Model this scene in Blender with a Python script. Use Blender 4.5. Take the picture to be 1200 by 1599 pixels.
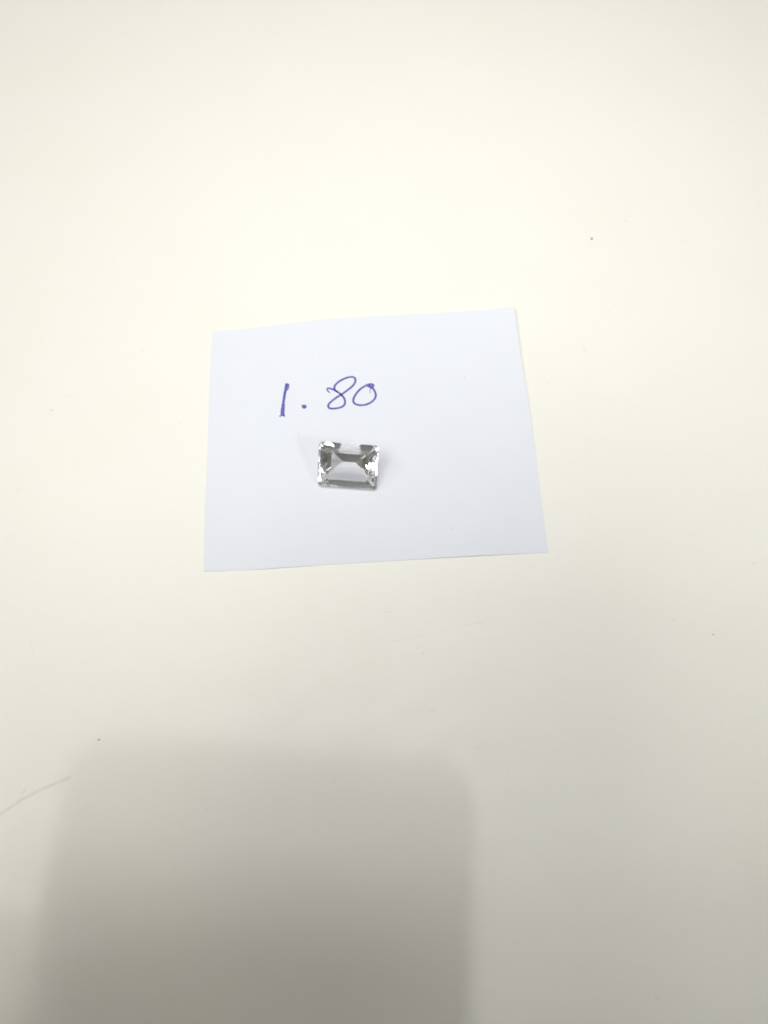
import bpy, bmesh, math, random
from mathutils import Vector, Matrix, noise

random.seed(7)
S = bpy.context.scene
for o in list(bpy.data.objects):
    bpy.data.objects.remove(o)

# ------------------------------------------------------------------ camera
MM = 0.001
PW, PH, FPX = 1200.0, 1599.0, 1208.0          # photograph size and focal length in its pixels
TH = math.radians(22.0)                        # tilt of the view away from straight down
CAM_H = 109 * MM                               # lens height over the table
C = Vector((0, -CAM_H * math.tan(TH), CAM_H))
VIEW = Vector((0, math.sin(TH), -math.cos(TH)))
UP = Vector((0, math.cos(TH), math.sin(TH)))
cam_d = bpy.data.cameras.new('camera')
cam = bpy.data.objects.new('camera', cam_d)
S.collection.objects.link(cam)
cam.location = C
cam.rotation_euler = (TH, 0, 0)
cam_d.sensor_fit = 'VERTICAL'
cam_d.sensor_height = 36.0
cam_d.sensor_width = 36.0
cam_d.lens = 36.0 * FPX / PH
cam_d.clip_start = 0.001
cam_d.clip_end = 50
cam_d.dof.use_dof = True
cam_d.dof.focus_distance = 0.122
cam_d.dof.aperture_fstop = 22
S.camera = cam


def at(px, py, z=0.0):
    """the point of the table (or of a plane z above it) seen at a photograph pixel"""
    d = VIEW + Vector((1, 0, 0)) * ((px - PW / 2) / FPX) + UP * (-(py - PH / 2) / FPX)
    return C + d * ((z - C.z) / d.z)


# ------------------------------------------------------------------ light
S.view_settings.view_transform = 'Standard'
S.view_settings.look = 'None'
S.view_settings.exposure = 0.03
S.view_settings.gamma = 1.0
W = bpy.data.worlds.new('World')
S.world = W
W.use_nodes = True
bg = W.node_tree.nodes['Background']
bg.inputs[0].default_value = (0.985, 0.985, 0.965, 1)
bg.inputs[1].default_value = 0.155


def lamp(name, loc, target, power, size, size_y=None, col=(1, 1, 1)):
    d = bpy.data.lights.new(name, 'AREA')
    d.energy = power
    d.color = col
    d.shape = 'RECTANGLE'
    d.size = size
    d.size_y = size_y or size
    o = bpy.data.objects.new(name, d)
    S.collection.objects.link(o)
    o.location = loc
    o.rotation_euler = (Vector(target) - Vector(loc)).to_track_quat('-Z', 'Y').to_euler()
    return o


GEM = at(546, 745)
# a downlight nearly over the phone, 2 m up: it gives the crisp edges of its shadow
lamp('ceiling_downlight', (-0.05, -0.08, 2.0), (-0.05, -0.08, 0), 2.7, 0.04, 0.06, col=(0.97, 0.98, 1.05))
lamp('ceiling_tube_light', (-0.05, 0.16, 2.0), (-0.05, 0.16, 0), 2.9, 0.05, 0.40)
# diffuser panels of the ceiling: (x, y, width, watts)
for k, (x, y, wd, pw) in enumerate([(-0.2, -0.1, 0.6, 1.4), (0.0, 0.0, 1.2, 1.6), (-0.2, -0.8, 0.8, 2.4), (-0.8, -0.2, 0.8, 5.3),
                                    (-0.8, -0.8, 0.8, 15.0), (-1.2, -1.2, 1.2, 7.0)]):
    lamp('ceiling_panel_light', (x, y, 2.01 + 0.004 * k), (x, y, 0), pw, wd, wd)
# further fittings to the right and to the left
lamp('ceiling_light_right', GEM + Vector((1.75, -1.40, 2.0)), GEM, 11.5, 0.40, 0.40)
lamp('ceiling_light_left', GEM + Vector((-1.75, 0.0, 2.0)), GEM, 7.2, 0.40, 0.40)
# spot added over the paper: its soft pool stands in for lens vignetting
for hz, half, dy, pw in [(0.5, 14.0, 0.001, 3.65)]:
    d = bpy.data.lights.new('added_pool_spot', 'SPOT')
    d.energy = pw
    d.spot_size = math.radians(2 * half)
    d.spot_blend = 1.0
    d.color = (0.97, 0.97, 1.08)
    d.shadow_soft_size = 0.06
    o = bpy.data.objects.new('added_pool_spot', d)
    S.collection.objects.link(o)
    g = at(655, 415)
    o.location = g + Vector((0, dy, hz))
    o.rotation_euler = (g - o.location).to_track_quat('-Z', 'Y').to_euler()

S.cycles.max_bounces = 24
S.cycles.transmission_bounces = 24
S.cycles.glossy_bounces = 16
S.cycles.diffuse_bounces = 6
S.cycles.sample_clamp_indirect = 0
S.cycles.use_denoising = True
S.cycles.filter_width = 1.9
S.cycles.blur_glossy = 1.0
S.cycles.caustics_refractive = True
S.cycles.caustics_reflective = True


# ------------------------------------------------------------------ materials
def mat(name):
    m = bpy.data.materials.new(name)
    m.use_nodes = True
    nt = m.node_tree
    return m, nt, nt.nodes['Principled BSDF']


class NB:
    """small node building helper"""
    def __init__(s, nt):
        s.nt = nt

    def n(s, t, **kw):
        x = s.nt.nodes.new(t)
        for k, v in kw.items():
            setattr(x, k, v)
        return x

    def link(s, a, b):
        s.nt.links.new(a, b)

    def val(s, sock, v):
        if isinstance(v, bpy.types.NodeSocket):
            s.link(v, sock)
        else:
            sock.default_value = v

    def math(s, op, a, b=0.0, clamp=False):
        x = s.n('ShaderNodeMath', operation=op, use_clamp=clamp)
        s.val(x.inputs[0], a)
        s.val(x.inputs[1], b)
        return x.outputs[0]

    def vec(s, op, a, b=None, out=0, scale=None):
        x = s.n('ShaderNodeVectorMath', operation=op)
        s.val(x.inputs[0], a)
        if b is not None:
            s.val(x.inputs[1], b)
        if scale is not None:
            s.val(x.inputs['Scale'], scale)
        return x.outputs[out]

    def noise(s, vec, scale, detail=4, rough=0.5):
        x = s.n('ShaderNodeTexNoise')
        s.val(x.inputs['Vector'], vec)
        x.inputs['Scale'].default_value = scale
        x.inputs['Detail'].default_value = detail
        x.inputs['Roughness'].default_value = rough
        return x.outputs['Fac']

    def ramp(s, v, a, b, lo=0.0, hi=1.0):
        x = s.n('ShaderNodeMapRange')
        s.val(x.inputs['Value'], v)
        x.inputs['From Min'].default_value = a
        x.inputs['From Max'].default_value = b
        x.inputs['To Min'].default_value = lo
        x.inputs['To Max'].default_value = hi
        return x.outputs[0]

    def mix(s, f, a, b):
        x = s.n('ShaderNodeMix', data_type='RGBA')
        s.val(x.inputs['Factor'], f)
        s.val(x.inputs['A'], a)
        s.val(x.inputs['B'], b)
        return x.outputs['Result']

    def segdist(s, P, a, b):
        a, b = Vector(a), Vector(b)
        ba = b - a
        pa = s.vec('SUBTRACT', P, tuple(a))
        h = s.math('DIVIDE', s.vec('DOT_PRODUCT', pa, tuple(ba), out=1), ba.length_squared, clamp=True)
        return s.vec('LENGTH', s.vec('SUBTRACT', pa, s.vec('SCALE', tuple(ba), scale=h)), out=1)


def line_px(pts):
    return [at(x, y) for x, y in pts]


def table_material():
    m, nt, p = mat('cream_laminate')
    b = NB(nt)
    g = b.n('ShaderNodeNewGeometry')
    P = b.vec('MULTIPLY', g.outputs['Position'], (1, 1, 0))
    mott = b.ramp(b.noise(P, 60, 3), 0.3, 0.7)
    fine = b.ramp(b.noise(P, 900, 3, 0.6), 0.35, 0.65)
    base = b.mix(mott, (0.808, 0.788, 0.680, 1), (0.820, 0.803, 0.700, 1))
    base = b.mix(b.math('MULTIPLY', fine, 0.25), base, (0.783, 0.765, 0.664, 1))
    # scuffs and scratches: (points, half width mm, strength)
    marks = [
        ([(-60, 1315), (0, 1272), (32, 1250), (70, 1231), (108, 1214)], 0.19, 0.20),
        ([(607, 1003), (650, 995), (690, 986), (720, 978), (756, 971)], 0.10, 0.10),
        ([(598, 954), (614, 956)], 0.12, 0.10),
        ([(118, 432), (170, 405), (215, 372), (245, 350)], 0.09, 0.05),
        ([(50, 1000), (54, 1045), (62, 1080)], 0.10, 0.05),
        ([(170, 1100), (215, 1123), (270, 1157)], 0.08, 0.07),
        ([(668, 1108), (680, 1111)], 0.10, 0.10),
        ([(780, 1193), (812, 1212), (842, 1216)], 0.08, 0.08),
        ([(34, 1239), (42, 1231)], 0.10, 0.16),
        ([(910, 540), (916, 550)], 0.12, 0.10),
        ([(929, 520), (934, 526)], 0.10, 0.07),
        ([(922, 800), (926, 812)], 0.10, 0.07),
        ([(60, 528), (70, 537)], 0.10, 0.07),
        ([(100, 616), (118, 620)], 0.10, 0.06),
        ([(165, 630), (190, 636)], 0.10, 0.05),
        ([(366, 923), (374, 922)], 0.10, 0.10),
    ]
    dark = None
    brk = b.ramp(b.noise(P, 700, 3), 0.30, 0.55, 0.35, 1.0)
    wob = b.vec('SCALE', b.vec('SUBTRACT', _noisecol(b, P, 160), (0.5, 0.5, 0.5)), scale=0.0007)
    Pw = b.vec('ADD', P, wob)
    for pts, hw, st in marks:
        q = line_px(pts)
        d = None
        for i in range(len(q) - 1):
            e = b.segdist(Pw, q[i], q[i + 1])
            d = e if d is None else b.math('MINIMUM', d, e)
        f = b.ramp(d, hw * MM * 0.3, hw * MM * 1.5, st, 0.0)
        dark = f if dark is None else b.math('MAXIMUM', dark, f)
    dark = b.math('MULTIPLY', dark, brk)
    # faint stuck dots: (px, py, radius mm, strength)
    dots = [(661, 1019, .18, .16), (748, 1167, .18, .17), (724, 1236, .16, .10), (977, 345, .22, .10), (1005, 422, .2, .07),
            (244, 349, .16, .10), (222, 547, .25, .10), (141, 546, .2, .05), (286, 613, .16, .06), (115, 573, .2, .05),
            (142, 136, .2, .06), (70, 260, .18, .05), (536, 212, .2, .10), (446, 318, .2, .08), (1179, 879, .25, .10),
            (1052, 969, .2, .06), (795, 1203, .2, .07), (523, 1219, .2, .10), (356, 1265, .2, .09), (323, 1266, .2, .06),
            (28, 765, .2, .08), (282, 659, .2, .07), (951, 485, .25, .05), (1076, 1282, .2, .06), (1026, 1558, .25, .08),
            (857, 598, .2, .10), (690, 138, .2, .05), (1040, 137, .2, .06), (120, 1500, .2, .06), (900, 1420, .2, .06)]
    for x, y, r, st in dots:
        d = b.vec('DISTANCE', Pw, tuple(at(x, y)), out=1)
        dark = b.math('MAXIMUM', dark, b.ramp(d, r * MM * 0.2, r * MM * 1.3, st * 1.4, 0.0))
    col = b.mix(dark, base, (0.16, 0.15, 0.13, 1))
    b.link(col, p.inputs['Base Color'])
    p.inputs['Roughness'].default_value = 0.5
    b.link(b.ramp(b.noise(P, 250, 4), 0.3, 0.7, 0.42, 0.56), p.inputs['Roughness'])
    p.inputs['Specular IOR Level'].default_value = 0.35
    bp = b.n('ShaderNodeBump')
    bp.inputs['Strength'].default_value = 0.08
    bp.inputs['Distance'].default_value = 0.00005
    b.link(b.noise(P, 2500, 3), bp.inputs['Height'])
    b.link(bp.outputs[0], p.inputs['Normal'])
    return m


def _noisecol(b, P, scale):
    x = b.n('ShaderNodeTexNoise')
    b.link(P, x.inputs['Vector'])
    x.inputs['Scale'].default_value = scale
    x.inputs['Detail'].default_value = 2
    return x.outputs['Color']


def paper_material():
    m, nt, p = mat('white_paper')
    b = NB(nt)
    g = b.n('ShaderNodeNewGeometry')
    P = g.outputs['Position']
    cloud = b.ramp(b.noise(P, 120, 4), 0.3, 0.7)
    fib = b.ramp(b.noise(b.vec('MULTIPLY', P, (1, 2.2, 1)), 2600, 3, 0.7), 0.3, 0.7)
    base = b.mix(cloud, (0.716, 0.733, 0.742, 1), (0.729, 0.748, 0.754, 1))
    base = b.mix(b.math('MULTIPLY', fib, 0.30), base, (0.680, 0.698, 0.715, 1))
    dark = None
    for x, y, r, st in [(488, 558, .16, .16), (466, 678, .17, .20), (726, 590, .18, .12), (534, 527, .2, .08), (765, 532, .18, .07),
                        (716, 788, .2, .09), (705, 826, .22, .10), (346, 808, .18, .08), (640, 650, .2, .05)]:
        d = b.vec('DISTANCE', b.vec('MULTIPLY', P, (1, 1, 0)), tuple(at(x, y)), out=1)
        f = b.ramp(d, r * MM * 0.2, r * MM * 1.4, st * 1.3, 0.0)
        dark = f if dark is None else b.math('MAXIMUM', dark, f)
    b.link(b.mix(dark, base, (0.2, 0.2, 0.19, 1)), p.inputs['Base Color'])
    p.inputs['Roughness'].default_value = 0.85
    p.inputs['Specular IOR Level'].default_value = 0.2
    bp = b.n('ShaderNodeBump')
    bp.inputs['Strength'].default_value = 0.155
    bp.inputs['Distance'].default_value = 0.00004
    b.link(b.noise(P, 3000, 3), bp.inputs['Height'])
    b.link(bp.outputs[0], p.inputs['Normal'])
    return m


def ink_material():
    m, nt, p = mat('violet_blue_ink')
    b = NB(nt)
    g = b.n('ShaderNodeNewGeometry')
    f = b.ramp(b.noise(g.outputs['Position'], 2200, 3), 0.35, 0.65)
    b.link(b.mix(f, (0.070, 0.066, 0.31, 1), (0.130, 0.125, 0.42, 1)), p.inputs['Base Color'])
    p.inputs['Roughness'].default_value = 0.45
    return m


def simple(name, col, rough=0.5, metal=0.0, nscale=800, var=0.15):
    m, nt, p = mat(name)
    b = NB(nt)
    g = b.n('ShaderNodeNewGeometry')
    f = b.ramp(b.noise(g.outputs['Position'], nscale, 3), 0.3, 0.7)
    dk = tuple(c * (1 - var) for c in col) + (1,)
    b.link(b.mix(f, tuple(col) + (1,), dk), p.inputs['Base Color'])
    p.inputs['Roughness'].default_value = rough
    p.inputs['Metallic'].default_value = metal
    return m


def gem_material():
    m = bpy.data.materials.new('clear_gemstone')
    m.use_nodes = True
    nt = m.node_tree
    p = nt.nodes['Principled BSDF']
    p.inputs['Base Color'].default_value = (0.998, 0.995, 0.994, 1)
    p.inputs['Roughness'].default_value = 0.0
    p.inputs['IOR'].default_value = 1.54
    p.inputs['Transmission Weight'].default_value = 1.0
    b = NB(nt)
    g = b.n('ShaderNodeNewGeometry')
    b.link(b.ramp(b.noise(g.outputs['Position'], 1500, 2), 0.4, 0.8, 0.0, 0.012), p.inputs['Roughness'])
    return m


# ------------------------------------------------------------------ mesh helpers
def link_mesh(name, bm, m, parent=None, smooth=False):
    me = bpy.data.meshes.new(name)
    bm.normal_update()
    bm.to_mesh(me)
    bm.free()
    me.materials.append(m)
    if smooth:
        for f in me.polygons:
            f.use_smooth = True
    o = bpy.data.objects.new(name, me)
    S.collection.objects.link(o)
    if parent:
        o.parent = parent
    return o


def tag(o, label=None, cat=None, kind=None, group=None):
    if label: o['label'] = label
    if cat: o['category'] = cat
    if kind: o['kind'] = kind
    if group: o['group'] = group
    return o


# ------------------------------------------------------------------ the tabletop
def build_table():
    bm = bmesh.new()
    x0, x1, y0, y1, t = -0.70, 0.70, -0.22, 0.58, 0.028
    v = [bm.verts.new(c) for c in [(x0, y0, -t), (x1, y0, -t), (x1, y1, -t), (x0, y1, -t), (x0, y0, 0), (x1, y0, 0), (x1, y1, 0), (x0, y1, 0)]]
    for f in [(3, 2, 1, 0), (4, 5, 6, 7), (0, 1, 5, 4), (1, 2, 6, 5), (2, 3, 7, 6), (3, 0, 4, 7)]:
        bm.faces.new([v[i] for i in f])
    bmesh.ops.bevel(bm, geom=bm.edges[:], offset=0.0015, segments=3, affect='EDGES')
    return tag(link_mesh('tabletop', bm, table_material()), kind='structure')


build_table()


# ------------------------------------------------------------------ the paper slip
def polyline(pts, t):
    """point at fraction t of a pixel polyline parameterised by length"""
    L = [math.dist(pts[i], pts[i + 1]) for i in range(len(pts) - 1)]
    s = t * sum(L)
    for i, l in enumerate(L):
        if s <= l or i == len(L) - 1:
            k = s / l
            return (pts[i][0] + (pts[i + 1][0] - pts[i][0]) * k, pts[i][1] + (pts[i + 1][1] - pts[i][1]) * k)
        s -= l


TOP = [at(x, y).xy.to_tuple() for x, y in [(332, 519), (380, 515), (430, 509), (475, 503), (520, 498), (580, 495), (650, 491), (730, 487), (802, 484)]]
BOT = [at(x, y).xy.to_tuple() for x, y in [(319, 893), (400, 890), (500, 883), (600, 877), (700, 871), (800, 866), (857, 863)]]
LEF = [at(x, y).xy.to_tuple() for x, y in [(332, 519), (328, 600), (325, 700), (321, 800), (319, 893)]]
RIG = [at(x, y).xy.to_tuple() for x, y in [(802, 484), (813, 560), (827, 640), (837, 710), (848, 800), (857, 863)]]
PAPER_T = 0.10 * MM


def paper_z(u, v):
    """height of the underside; u to the right, v downwards (towards the photographer)"""
    z = 0.02
    z += 0.75 * max(0, (u - 0.80) / 0.20) ** 2 * max(0, (0.75 - v) / 0.75) ** 1.5     # far right corner lifts
    z += 0.16 * math.exp(-((u - 0.75) / 0.13) ** 2) * max(0, (v - 0.80) / 0.20) ** 2  # near edge waves
    z += 0.12 * math.exp(-((u - 0.22) / 0.08) ** 2) * max(0, (v - 0.85) / 0.15) ** 2
    z += 0.12 * max(0, (0.10 - u) / 0.10) ** 2 * (0.4 + 0.6 * v)                      # left edge curls a little
    z += 0.10 * max(0, (0.06 - v) / 0.06) ** 2 * (1 - u)
    return z * MM


def paper_point(u, v):
    c0, c1 = Vector(polyline(TOP, u)), Vector(polyline(BOT, u))
    d0, d1 = Vector(polyline(LEF, v)), Vector(polyline(RIG, v))
    a, b, c, d = Vector(TOP[0]), Vector(TOP[-1]), Vector(BOT[0]), Vector(BOT[-1])
    p = c0 * (1 - v) + c1 * v + d0 * (1 - u) + d1 * u - (a * (1 - u) * (1 - v) + b * u * (1 - v) + c * (1 - u) * v + d * u * v)
    return p


def build_paper():
    bm = bmesh.new()
    NU, NV = 90, 72
    top, bot = [], []
    for j in range(NV + 1):
        rt, rb = [], []
        for i in range(NU + 1):
            u, v = i / NU, j / NV
            p = paper_point(u, v)
            # scissor-cut edges wander by a few hundredths of a millimetre
            if i in (0, NU):
                p.x += 0.05 * MM * noise.noise(Vector((j * 0.35, i, 3)))
            if j in (0, NV):
                p.y += 0.05 * MM * noise.noise(Vector((i * 0.35, j, 9)))
            z = paper_z(u, v)
            rt.append(bm.verts.new((p.x, p.y, z + PAPER_T)))
            rb.append(bm.verts.new((p.x, p.y, z)))
        top.append(rt)
        bot.append(rb)
    for j in range(NV):
        for i in range(NU):
            bm.faces.new((top[j][i], top[j + 1][i], top[j + 1][i + 1], top[j][i + 1]))
            bm.faces.new((bot[j][i], bot[j][i + 1], bot[j + 1][i + 1], bot[j + 1][i]))
    for i in range(NU):
        bm.faces.new((top[0][i], top[0][i + 1], bot[0][i + 1], bot[0][i]))
        bm.faces.new((top[NV][i + 1], top[NV][i], bot[NV][i], bot[NV][i + 1]))
    for j in range(NV):
        bm.faces.new((top[j + 1][0], top[j][0], bot[j][0], bot[j + 1][0]))
        bm.faces.new((top[j][NU], top[j + 1][NU], bot[j + 1][NU], bot[j][NU]))
    bmesh.ops.recalc_face_normals(bm, faces=bm.faces[:])
    o = link_mesh('paper_slip', bm, paper_material())
    return tag(o, 'white paper slip with 1.80 handwritten in blue ink, lying on the cream tabletop', 'paper')


paper = build_paper()
PZ = 0.02 * MM + PAPER_T          # top side of the paper away from its edges


# ------------------------------------------------------------------ the handwriting
def catmull(pts, n=10):
    P = [pts[0]] + list(pts) + [pts[-1]]
    out = []
    for i in range(1, len(P) - 2):
        for k in range(n):
            t = k / n
            q = []
            for d in range(3):
                a, b, c, e = P[i - 1][d], P[i][d], P[i + 1][d], P[i + 2][d]
                q.append(0.5 * (2 * b + (c - a) * t + (2 * a - 5 * b + 4 * c - e) * t * t + (3 * b - a - 3 * c + e) * t ** 3))
            out.append(tuple(q))
    out.append(tuple(P[-2]))
    return out


def ink_stroke(bm, pts, layer, seed, n=10):
    """pts: (px, py, width in px) in the photograph, laid as a thin ink ribbon on the paper"""
    z = PZ + (0.012 + 0.004 * layer) * MM
    c = catmull(pts, n)
    g = [at(x, y, z) for x, y, w in c]
    pxmm = 11.2
    ring = []
    for i, p in enumerate(g):
        a, b = g[max(0, i - 1)], g[min(len(g) - 1, i + 1)]
        t = (b - a)
        if t.length < 1e-9:
            t = Vector((1, 0, 0))
        t.normalize()
        nrm = Vector((-t.y, t.x, 0))
        w = c[i][2] / pxmm * MM * 0.5
        wl = w * (1 + 0.22 * noise.noise(Vector((i * 0.45, seed, 0))))
        wr = w * (1 + 0.22 * noise.noise(Vector((i * 0.45, seed, 7))))
        lo = Vector((0, 0, -(0.010 + 0.004 * layer) * MM))
        hi_l, hi_r = p + nrm * wl, p - nrm * wr
        ring.append([bm.verts.new(v) for v in (hi_l, hi_r, hi_r + lo, hi_l + lo)])
    for i in range(len(ring) - 1):
        A, B = ring[i], ring[i + 1]
        for k in range(4):
            bm.faces.new((A[k], A[(k + 1) % 4], B[(k + 1) % 4], B[k]))
    bm.faces.new(ring[0][::-1])
    bm.faces.new(ring[-1])


def crop(x, y):   # coordinates read in a 5.4545x enlargement of the region starting at (410, 570)
    return 410 + x / 5.4545, 570 + y / 5.4545


def W_(pts, w):
    return [(*crop(x, y), (ww[0] if ww else w)) for x, y, *ww in pts]


def ink_blob(bm, px, py, rx, ry, seed, layer=0):
    z = PZ + (0.014 + 0.004 * layer) * MM
    c = at(px, py, z)
    vs = []
    vb = []
    for k in range(18):
        a = 2 * math.pi * k / 18
        r = 1 + 0.16 * noise.noise(Vector((math.cos(a) * 1.3, math.sin(a) * 1.3, seed)))
        q = c + Vector((math.cos(a) * rx * r, math.sin(a) * ry * r, 0)) / 11.2 * MM
        vs.append(bm.verts.new(q))
        vb.append(bm.verts.new(q - Vector((0, 0, 0.012 * MM))))
    bm.faces.new(vs)
    bm.faces.new(vb[::-1])
    for k in range(18):
        bm.faces.new((vs[k], vb[k], vb[(k + 1) % 18], vs[(k + 1) % 18]))


INK = ink_material()
lw = 3.8
# the one: gone over several times, thick, with a dot at its foot
bm = bmesh.new()
ink_stroke(bm, W_([(207, 160, 5.4), (204, 190, 5.8), (192, 240, 4.8), (184, 290, 4.8), (176, 340, 4.6), (168, 385, 4.8), (165, 415, 4.2)], 4.8), 0, 1)
ink_stroke(bm, W_([(196, 160, 2.6), (211, 161, 3.0), (222, 168, 3.0), (224, 185, 2.0), (216, 215, 1.4)], 2.6), 1, 2)
ink_stroke(bm, W_([(188, 330, 2.2), (182, 380, 3.4), (180, 415, 3.6), (186, 432, 3.2), (196, 434, 1.6)], 3), 2, 3)
ink_stroke(bm, W_([(166, 404, 3.0), (164, 424, 3.0), (178, 432, 2.6)], 3), 3, 4)
ink_blob(bm, *crop(152, 434), 1.9, 1.6, 5)
link_mesh('handwritten_digit', bm, INK, paper)
# the point
bm = bmesh.new()
ink_blob(bm, *crop(357, 354), 4.2, 4.4, 11)
ink_blob(bm, *crop(344, 346), 2.2, 1.8, 13, 1)
link_mesh('decimal_point', bm, INK, paper)
# the eight
bm = bmesh.new()
ink_stroke(bm, W_([(576, 238, 1.6), (562, 224, 2.4), (552, 208, 2.8), (558, 197, 2.6), (580, 201), (612, 212), (645, 232), (671, 252),
                   (693, 278), (704, 305), (700, 335), (678, 356), (640, 367), (600, 371), (572, 367), (561, 350), (570, 328), (600, 300),
                   (640, 271), (671, 252), (715, 222), (758, 188), (784, 158), (793, 130), (786, 110), (765, 101), (730, 105), (690, 120), (650, 143),
                   (622, 170), (613, 195), (622, 216), (640, 230, 2.0)], lw), 0, 21)
link_mesh('handwritten_digit', bm, INK, paper)
# the nought
bm = bmesh.new()
ink_stroke(bm, W_([(919, 241, 0.9), (917, 222, 1.2), (920, 205, 1.4), (938, 190, 2.4), (946, 174), (935, 163), (905, 165), (868, 182), (830, 210), (797, 248), (777, 288),
                   (778, 318), (800, 335), (840, 342), (885, 336), (925, 318), (955, 290), (967, 258), (958, 225), (940, 198), (915, 186), (890, 180, 2.0)], lw), 0, 31)
ink_stroke(bm, W_([(905, 172, 2.0), (925, 178, 2.6), (942, 182, 2.2)], lw), 1, 33)
link_mesh('handwritten_digit', bm, INK, paper)


# ------------------------------------------------------------------ the gemstone
def octagon(a, b, c, z):
    """step-cut outline: half length a, half width b, corner cut c"""
    return [Vector((x, y, z)) for x, y in
            [(a, -b + c), (a, b - c), (a - c, b), (-a + c, b), (-a, b - c), (-a, -b + c), (-a + c, -b), (a - c, -b)]]




def build_gem():
    GA, GB, GC = 4.50, 3.45, 0.38
    gth = 0.05
    rings = []
    z = 0.0
    # crown, from table to girdle
    crown = [(3.10, 2.10, 0.30, 0.95), (3.70, 2.70, 0.34, 0.70), (4.16, 3.12, 0.40, 0.40), (GA, GB, GC, 0.0)]
    for a, b, c, h in crown:
        rings.append(octagon(a, b, c, gth / 2 + h))
    # pavilion steps: inset, drop
    a, b, c, h = GA, GB, GC, -gth / 2
    rings.append(octagon(a, b, c, h))
    for inset, ang, c2 in [(0.70, 60, 0.35), (1.15, 47, 0.30)]:
        a -= inset
        b -= inset
        h -= inset * math.tan(math.radians(ang))
        rings.append(octagon(a, b, c2, h))
    ang3 = math.radians(PAV_ANGLE)
    keel = h - b * math.tan(ang3)
    bm = bmesh.new()
    vr = [[bm.verts.new(p) for p in r] for r in rings]
    bm.faces.new(vr[0])
    for A, B in zip(vr, vr[1:]):
        for k in range(8):
            bm.faces.new((A[k], B[k], B[(k + 1) % 8], A[(k + 1) % 8]))
    L = vr[-1]
    kx = a - b * 1.02
    k0 = bm.verts.new((kx, 0, keel))
    k1 = bm.verts.new((-kx, 0, keel))
    bm.faces.new((L[0], k0, L[1]))
    bm.faces.new((L[1], k0, L[2]))
    bm.faces.new((L[2], k0, k1, L[3]))
    bm.faces.new((L[3], k1, L[4]))
    bm.faces.new((L[4], k1, L[5]))
    bm.faces.new((L[5], k1, L[6]))
    bm.faces.new((L[6], k1, k0, L[7]))
    bm.faces.new((L[7], k0, L[0]))
    bmesh.ops.recalc_face_normals(bm, faces=bm.faces[:])
    # the stone leans on its front pavilion facet: tilt, then a small turn on the paper
    R = Matrix.Rotation(math.radians(GEM_TURN), 4, 'Z') @ Matrix.Rotation(math.radians(PAV_ANGLE), 4, 'X')
    bmesh.ops.scale(bm, vec=(MM, MM, MM), verts=bm.verts)
    bmesh.ops.transform(bm, matrix=R, verts=bm.verts)
    lo = min(v.co.z for v in bm.verts)
    gc = R @ (Vector((0, 0, 0)))
    bmesh.ops.translate(bm, vec=(0, 0, -lo), verts=bm.verts)
    o = link_mesh('gemstone', bm, gem_material())
    gz = -lo + PZ + 0.003 * MM
    q = at(GEM_PX[0], GEM_PX[1], gz)            # girdle centre goes where the photo shows it
    o.location = (q.x, q.y, PZ + 0.003 * MM)
    return tag(o, 'clear rectangular step-cut gemstone leaning on the paper slip below the writing', 'gemstone')


PAV_ANGLE = 41.0
GEM_TURN = -4.5
GEM_PX = (543.5, 727)
build_gem()


# ------------------------------------------------------------------ dust
def speck(px, py, rx, ry, rot, label, col):
    bm = bmesh.new()
    bmesh.ops.create_icosphere(bm, subdivisions=2, radius=1.0)
    for v in bm.verts:
        v.co *= 1 + 0.35 * noise.noise(v.co * 1.4 + Vector((px, py, 0)))
        v.co.x *= rx * MM
        v.co.y *= ry * MM
        v.co.z = v.co.z * min(rx, ry) * 0.5 * MM
    lo = min(v.co.z for v in bm.verts)
    for v in bm.verts:
        v.co.z -= lo
    m = simple('speck_dirt', col, 0.9)
    o = link_mesh('dust_speck', bm, m, smooth=True)
    o.location = at(px, py)
    o.rotation_euler = (0, 0, rot)
    return tag(o, label, 'speck', group='dust specks on the tabletop')


speck(924, 373, .20, .30, -0.6, 'grey dust speck on the tabletop beyond the upper right corner of the paper', (.46, .45, .44))
speck(81, 641, .13, .13, 0, 'tiny grey speck on the tabletop left of the paper', (.66, .65, .59))
speck(155, 1155, .19, .13, 0.3, 'small brown-grey speck on the tabletop near the lower left', (.46, .45, .40))
speck(1114, 991, .18, .15, -0.4, 'faint grey speck on the tabletop at lower right of the paper', (.66, .65, .59))


# ------------------------------------------------------------------ the phone that takes the picture (it shades the table)
def rounded_slab(w, l, t, r, seg=8, bev=0.0015):
    bm = bmesh.new()
    pts = []
    for cx, cy, a0 in [(w / 2 - r, l / 2 - r, 0), (-w / 2 + r, l / 2 - r, 90), (-w / 2 + r, -l / 2 + r, 180), (w / 2 - r, -l / 2 + r, 270)]:
        for k in range(seg + 1):
            a = math.radians(a0 + 90 * k / seg)
            pts.append((cx + r * math.cos(a), cy + r * math.sin(a)))
    up = [bm.verts.new((x, y, t / 2)) for x, y in pts]
    dn = [bm.verts.new((x, y, -t / 2)) for x, y in pts]
    f1 = bm.faces.new(up)
    f2 = bm.faces.new(dn[::-1])
    for k in range(len(pts)):
        n = (k + 1) % len(pts)
        bm.faces.new((up[k], dn[k], dn[n], up[n]))
    bmesh.ops.bevel(bm, geom=list(f1.edges) + list(f2.edges), offset=bev, segments=2, affect='EDGES')
    return bm


PHONE_W, PHONE_L, PHONE_T = 0.051, 0.135, 0.008
LENS_X, LENS_TOP = 0.0175, 0.0075      # lens offset from the phone's middle line and from its top edge


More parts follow.
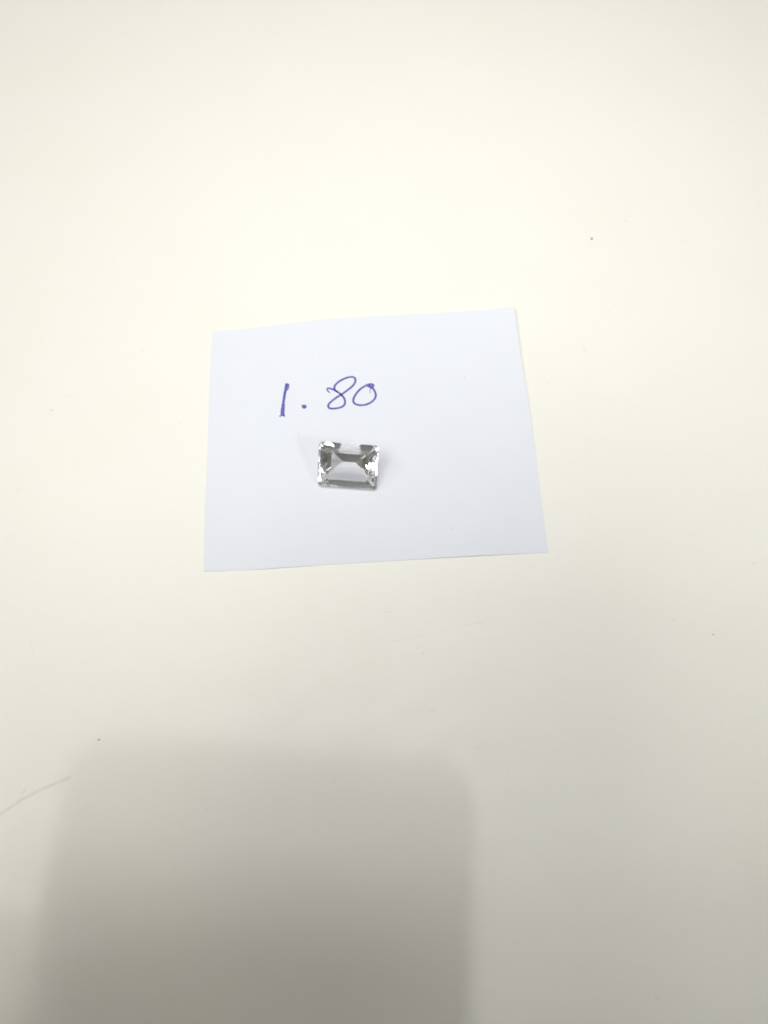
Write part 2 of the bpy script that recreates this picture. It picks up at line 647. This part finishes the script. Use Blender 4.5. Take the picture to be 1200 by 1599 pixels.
def build_phone():
    R = Matrix.Rotation(TH, 4, 'X')
    e = bpy.data.objects.new('smartphone', None)
    S.collection.objects.link(e)
    # the back sits 2 mm behind the camera's lens point
    e.matrix_world = Matrix.Translation(C - VIEW * 0.0066) @ R @ Matrix.Rotation(math.radians(-4.0), 4, 'Z')
    tag(e, 'grey smartphone held in two hands above the paper, lens facing down', 'phone')
    black = simple('phone_shell', (0.42, 0.45, 0.48), 0.5)
    glass = simple('phone_glass', (0.01, 0.01, 0.012), 0.08)
    bm = rounded_slab(PHONE_W, PHONE_L, PHONE_T, 0.004)
    o = link_mesh('shell', bm, black, e)
    o.location = (-LENS_X, -PHONE_L / 2 + LENS_TOP, 0)
    bm = rounded_slab(PHONE_W - 0.005, PHONE_L - 0.008, 0.0006, 0.007, bev=0.0001)
    s = link_mesh('screen', bm, glass, e)
    s.location = (-LENS_X, -PHONE_L / 2 + LENS_TOP, PHONE_T / 2 + 0.0004)
    bm = bmesh.new()
    bmesh.ops.create_cone(bm, cap_ends=True, segments=32, radius1=0.0035, radius2=0.0035, depth=0.0016)
    c = link_mesh('camera_lens', bm, glass, e)
    c.location = (0, 0, -PHONE_T / 2 - 0.0008)
    return e


build_phone()


# ------------------------------------------------------------------ the photographer's hands, either side of the phone
def skin_chain(name, chains, m, parent, sub=2):
    """chains: lists of (x, y, z, radius); later chains start at the vertex index given as their first item"""
    vs, es, rs = [], [], []
    for ch in chains:
        prev = None
        for it in ch:
            if isinstance(it, int):
                prev = it
                continue
            vs.append(it[:3])
            rs.append(it[3])
            if prev is not None:
                es.append((prev, len(vs) - 1))
            prev = len(vs) - 1
    me = bpy.data.meshes.new(name)
    me.from_pydata(vs, es, [])
    me.materials.append(m)
    o = bpy.data.objects.new(name, me)
    S.collection.objects.link(o)
    o.parent = parent
    sk = o.modifiers.new('skin', 'SKIN')
    sk.use_smooth_shade = True
    if not me.skin_vertices:
        me.attributes.new('skin', 'FLOAT', 'POINT')
    for i, d in enumerate(me.skin_vertices[0].data):
        d.radius = (rs[i], rs[i])
        d.use_root = (i == 0)
    sb = o.modifiers.new('subdivision', 'SUBSURF')
    sb.levels = sub
    sb.render_levels = sub
    return o


def build_hands():
    e = bpy.data.objects.new('person', None)
    S.collection.objects.link(e)
    e.matrix_world = Matrix.Translation(C) @ Matrix.Rotation(TH, 4, 'X') @ Matrix.Rotation(math.radians(-4.0), 4, 'Z')
    tag(e, 'two hands in dark grey sleeves holding up the phone over the paper', 'person')
    skin = simple('skin', (0.46, 0.415, 0.395), 0.55, nscale=300)
    cloth = simple('sleeve_cloth', (0.10, 0.10, 0.11), 0.95, nscale=1500, var=0.3)
    for s in (-1, 1):
        c = -LENS_X
        w = PHONE_W / 2

        def q(x, y, z, r):
            return (c + s * (w + (x if x > 0 else x * 0.65)), y + (0.0035 if s < 0 else -0.006), z, r)
        ch = [
            [q(.034, -.175, .020, .021), q(.031, -.150, .016, .020), q(.026, -.122, .013, .024), q(.022, -.094, .012, .020)],
            [2, q(.020, -.090, .010, .011), q(.023, -.078, .004, .010), q(.012, -.088, -.006, .0080), q(-.008, -.090, -.008, .0074), q(-.022, -.089, -.0085, .0066)],
            [3, q(.022, -.070, .008, .012), q(.024, -.062, .002, .0105), q(.013, -.068, -.008, .0086), q(-.010, -.070, -.0090, .0078), q(-.027, -.069, -.009, .0068)],
            [9, q(.022, -.048, .008, .012), q(.024, -.043, .002, .0105), q(.013, -.048, -.008, .0088), q(-.010, -.050, -.0090, .0080), q(-.028, -.049, -.009, .0070)],
            [14, q(.021, -.030, .008, .0105), q(.022, -.026, .002, .0100), q(.013, -.029, -.007, .0084), q(-.006, -.031, -.0080, .0076), q(-.020, -.031, -.008, .0068)],
            [2, q(.020, -.112, .026, .013), q(.008, -.094, .028, .0105), q(-.010, -.078, .0225, .0098), q(-.022, -.068, .0205, .0088)],
        ]
        skin_chain('hand', ch, skin, e)
        skin_chain('sleeve', [[q(.033, -.165, .018, .028), q(.040, -.20, .027, .032), q(.060, -.29, .055, .040), q(.080, -.40, .105, .046)]], cloth, e)


build_hands()
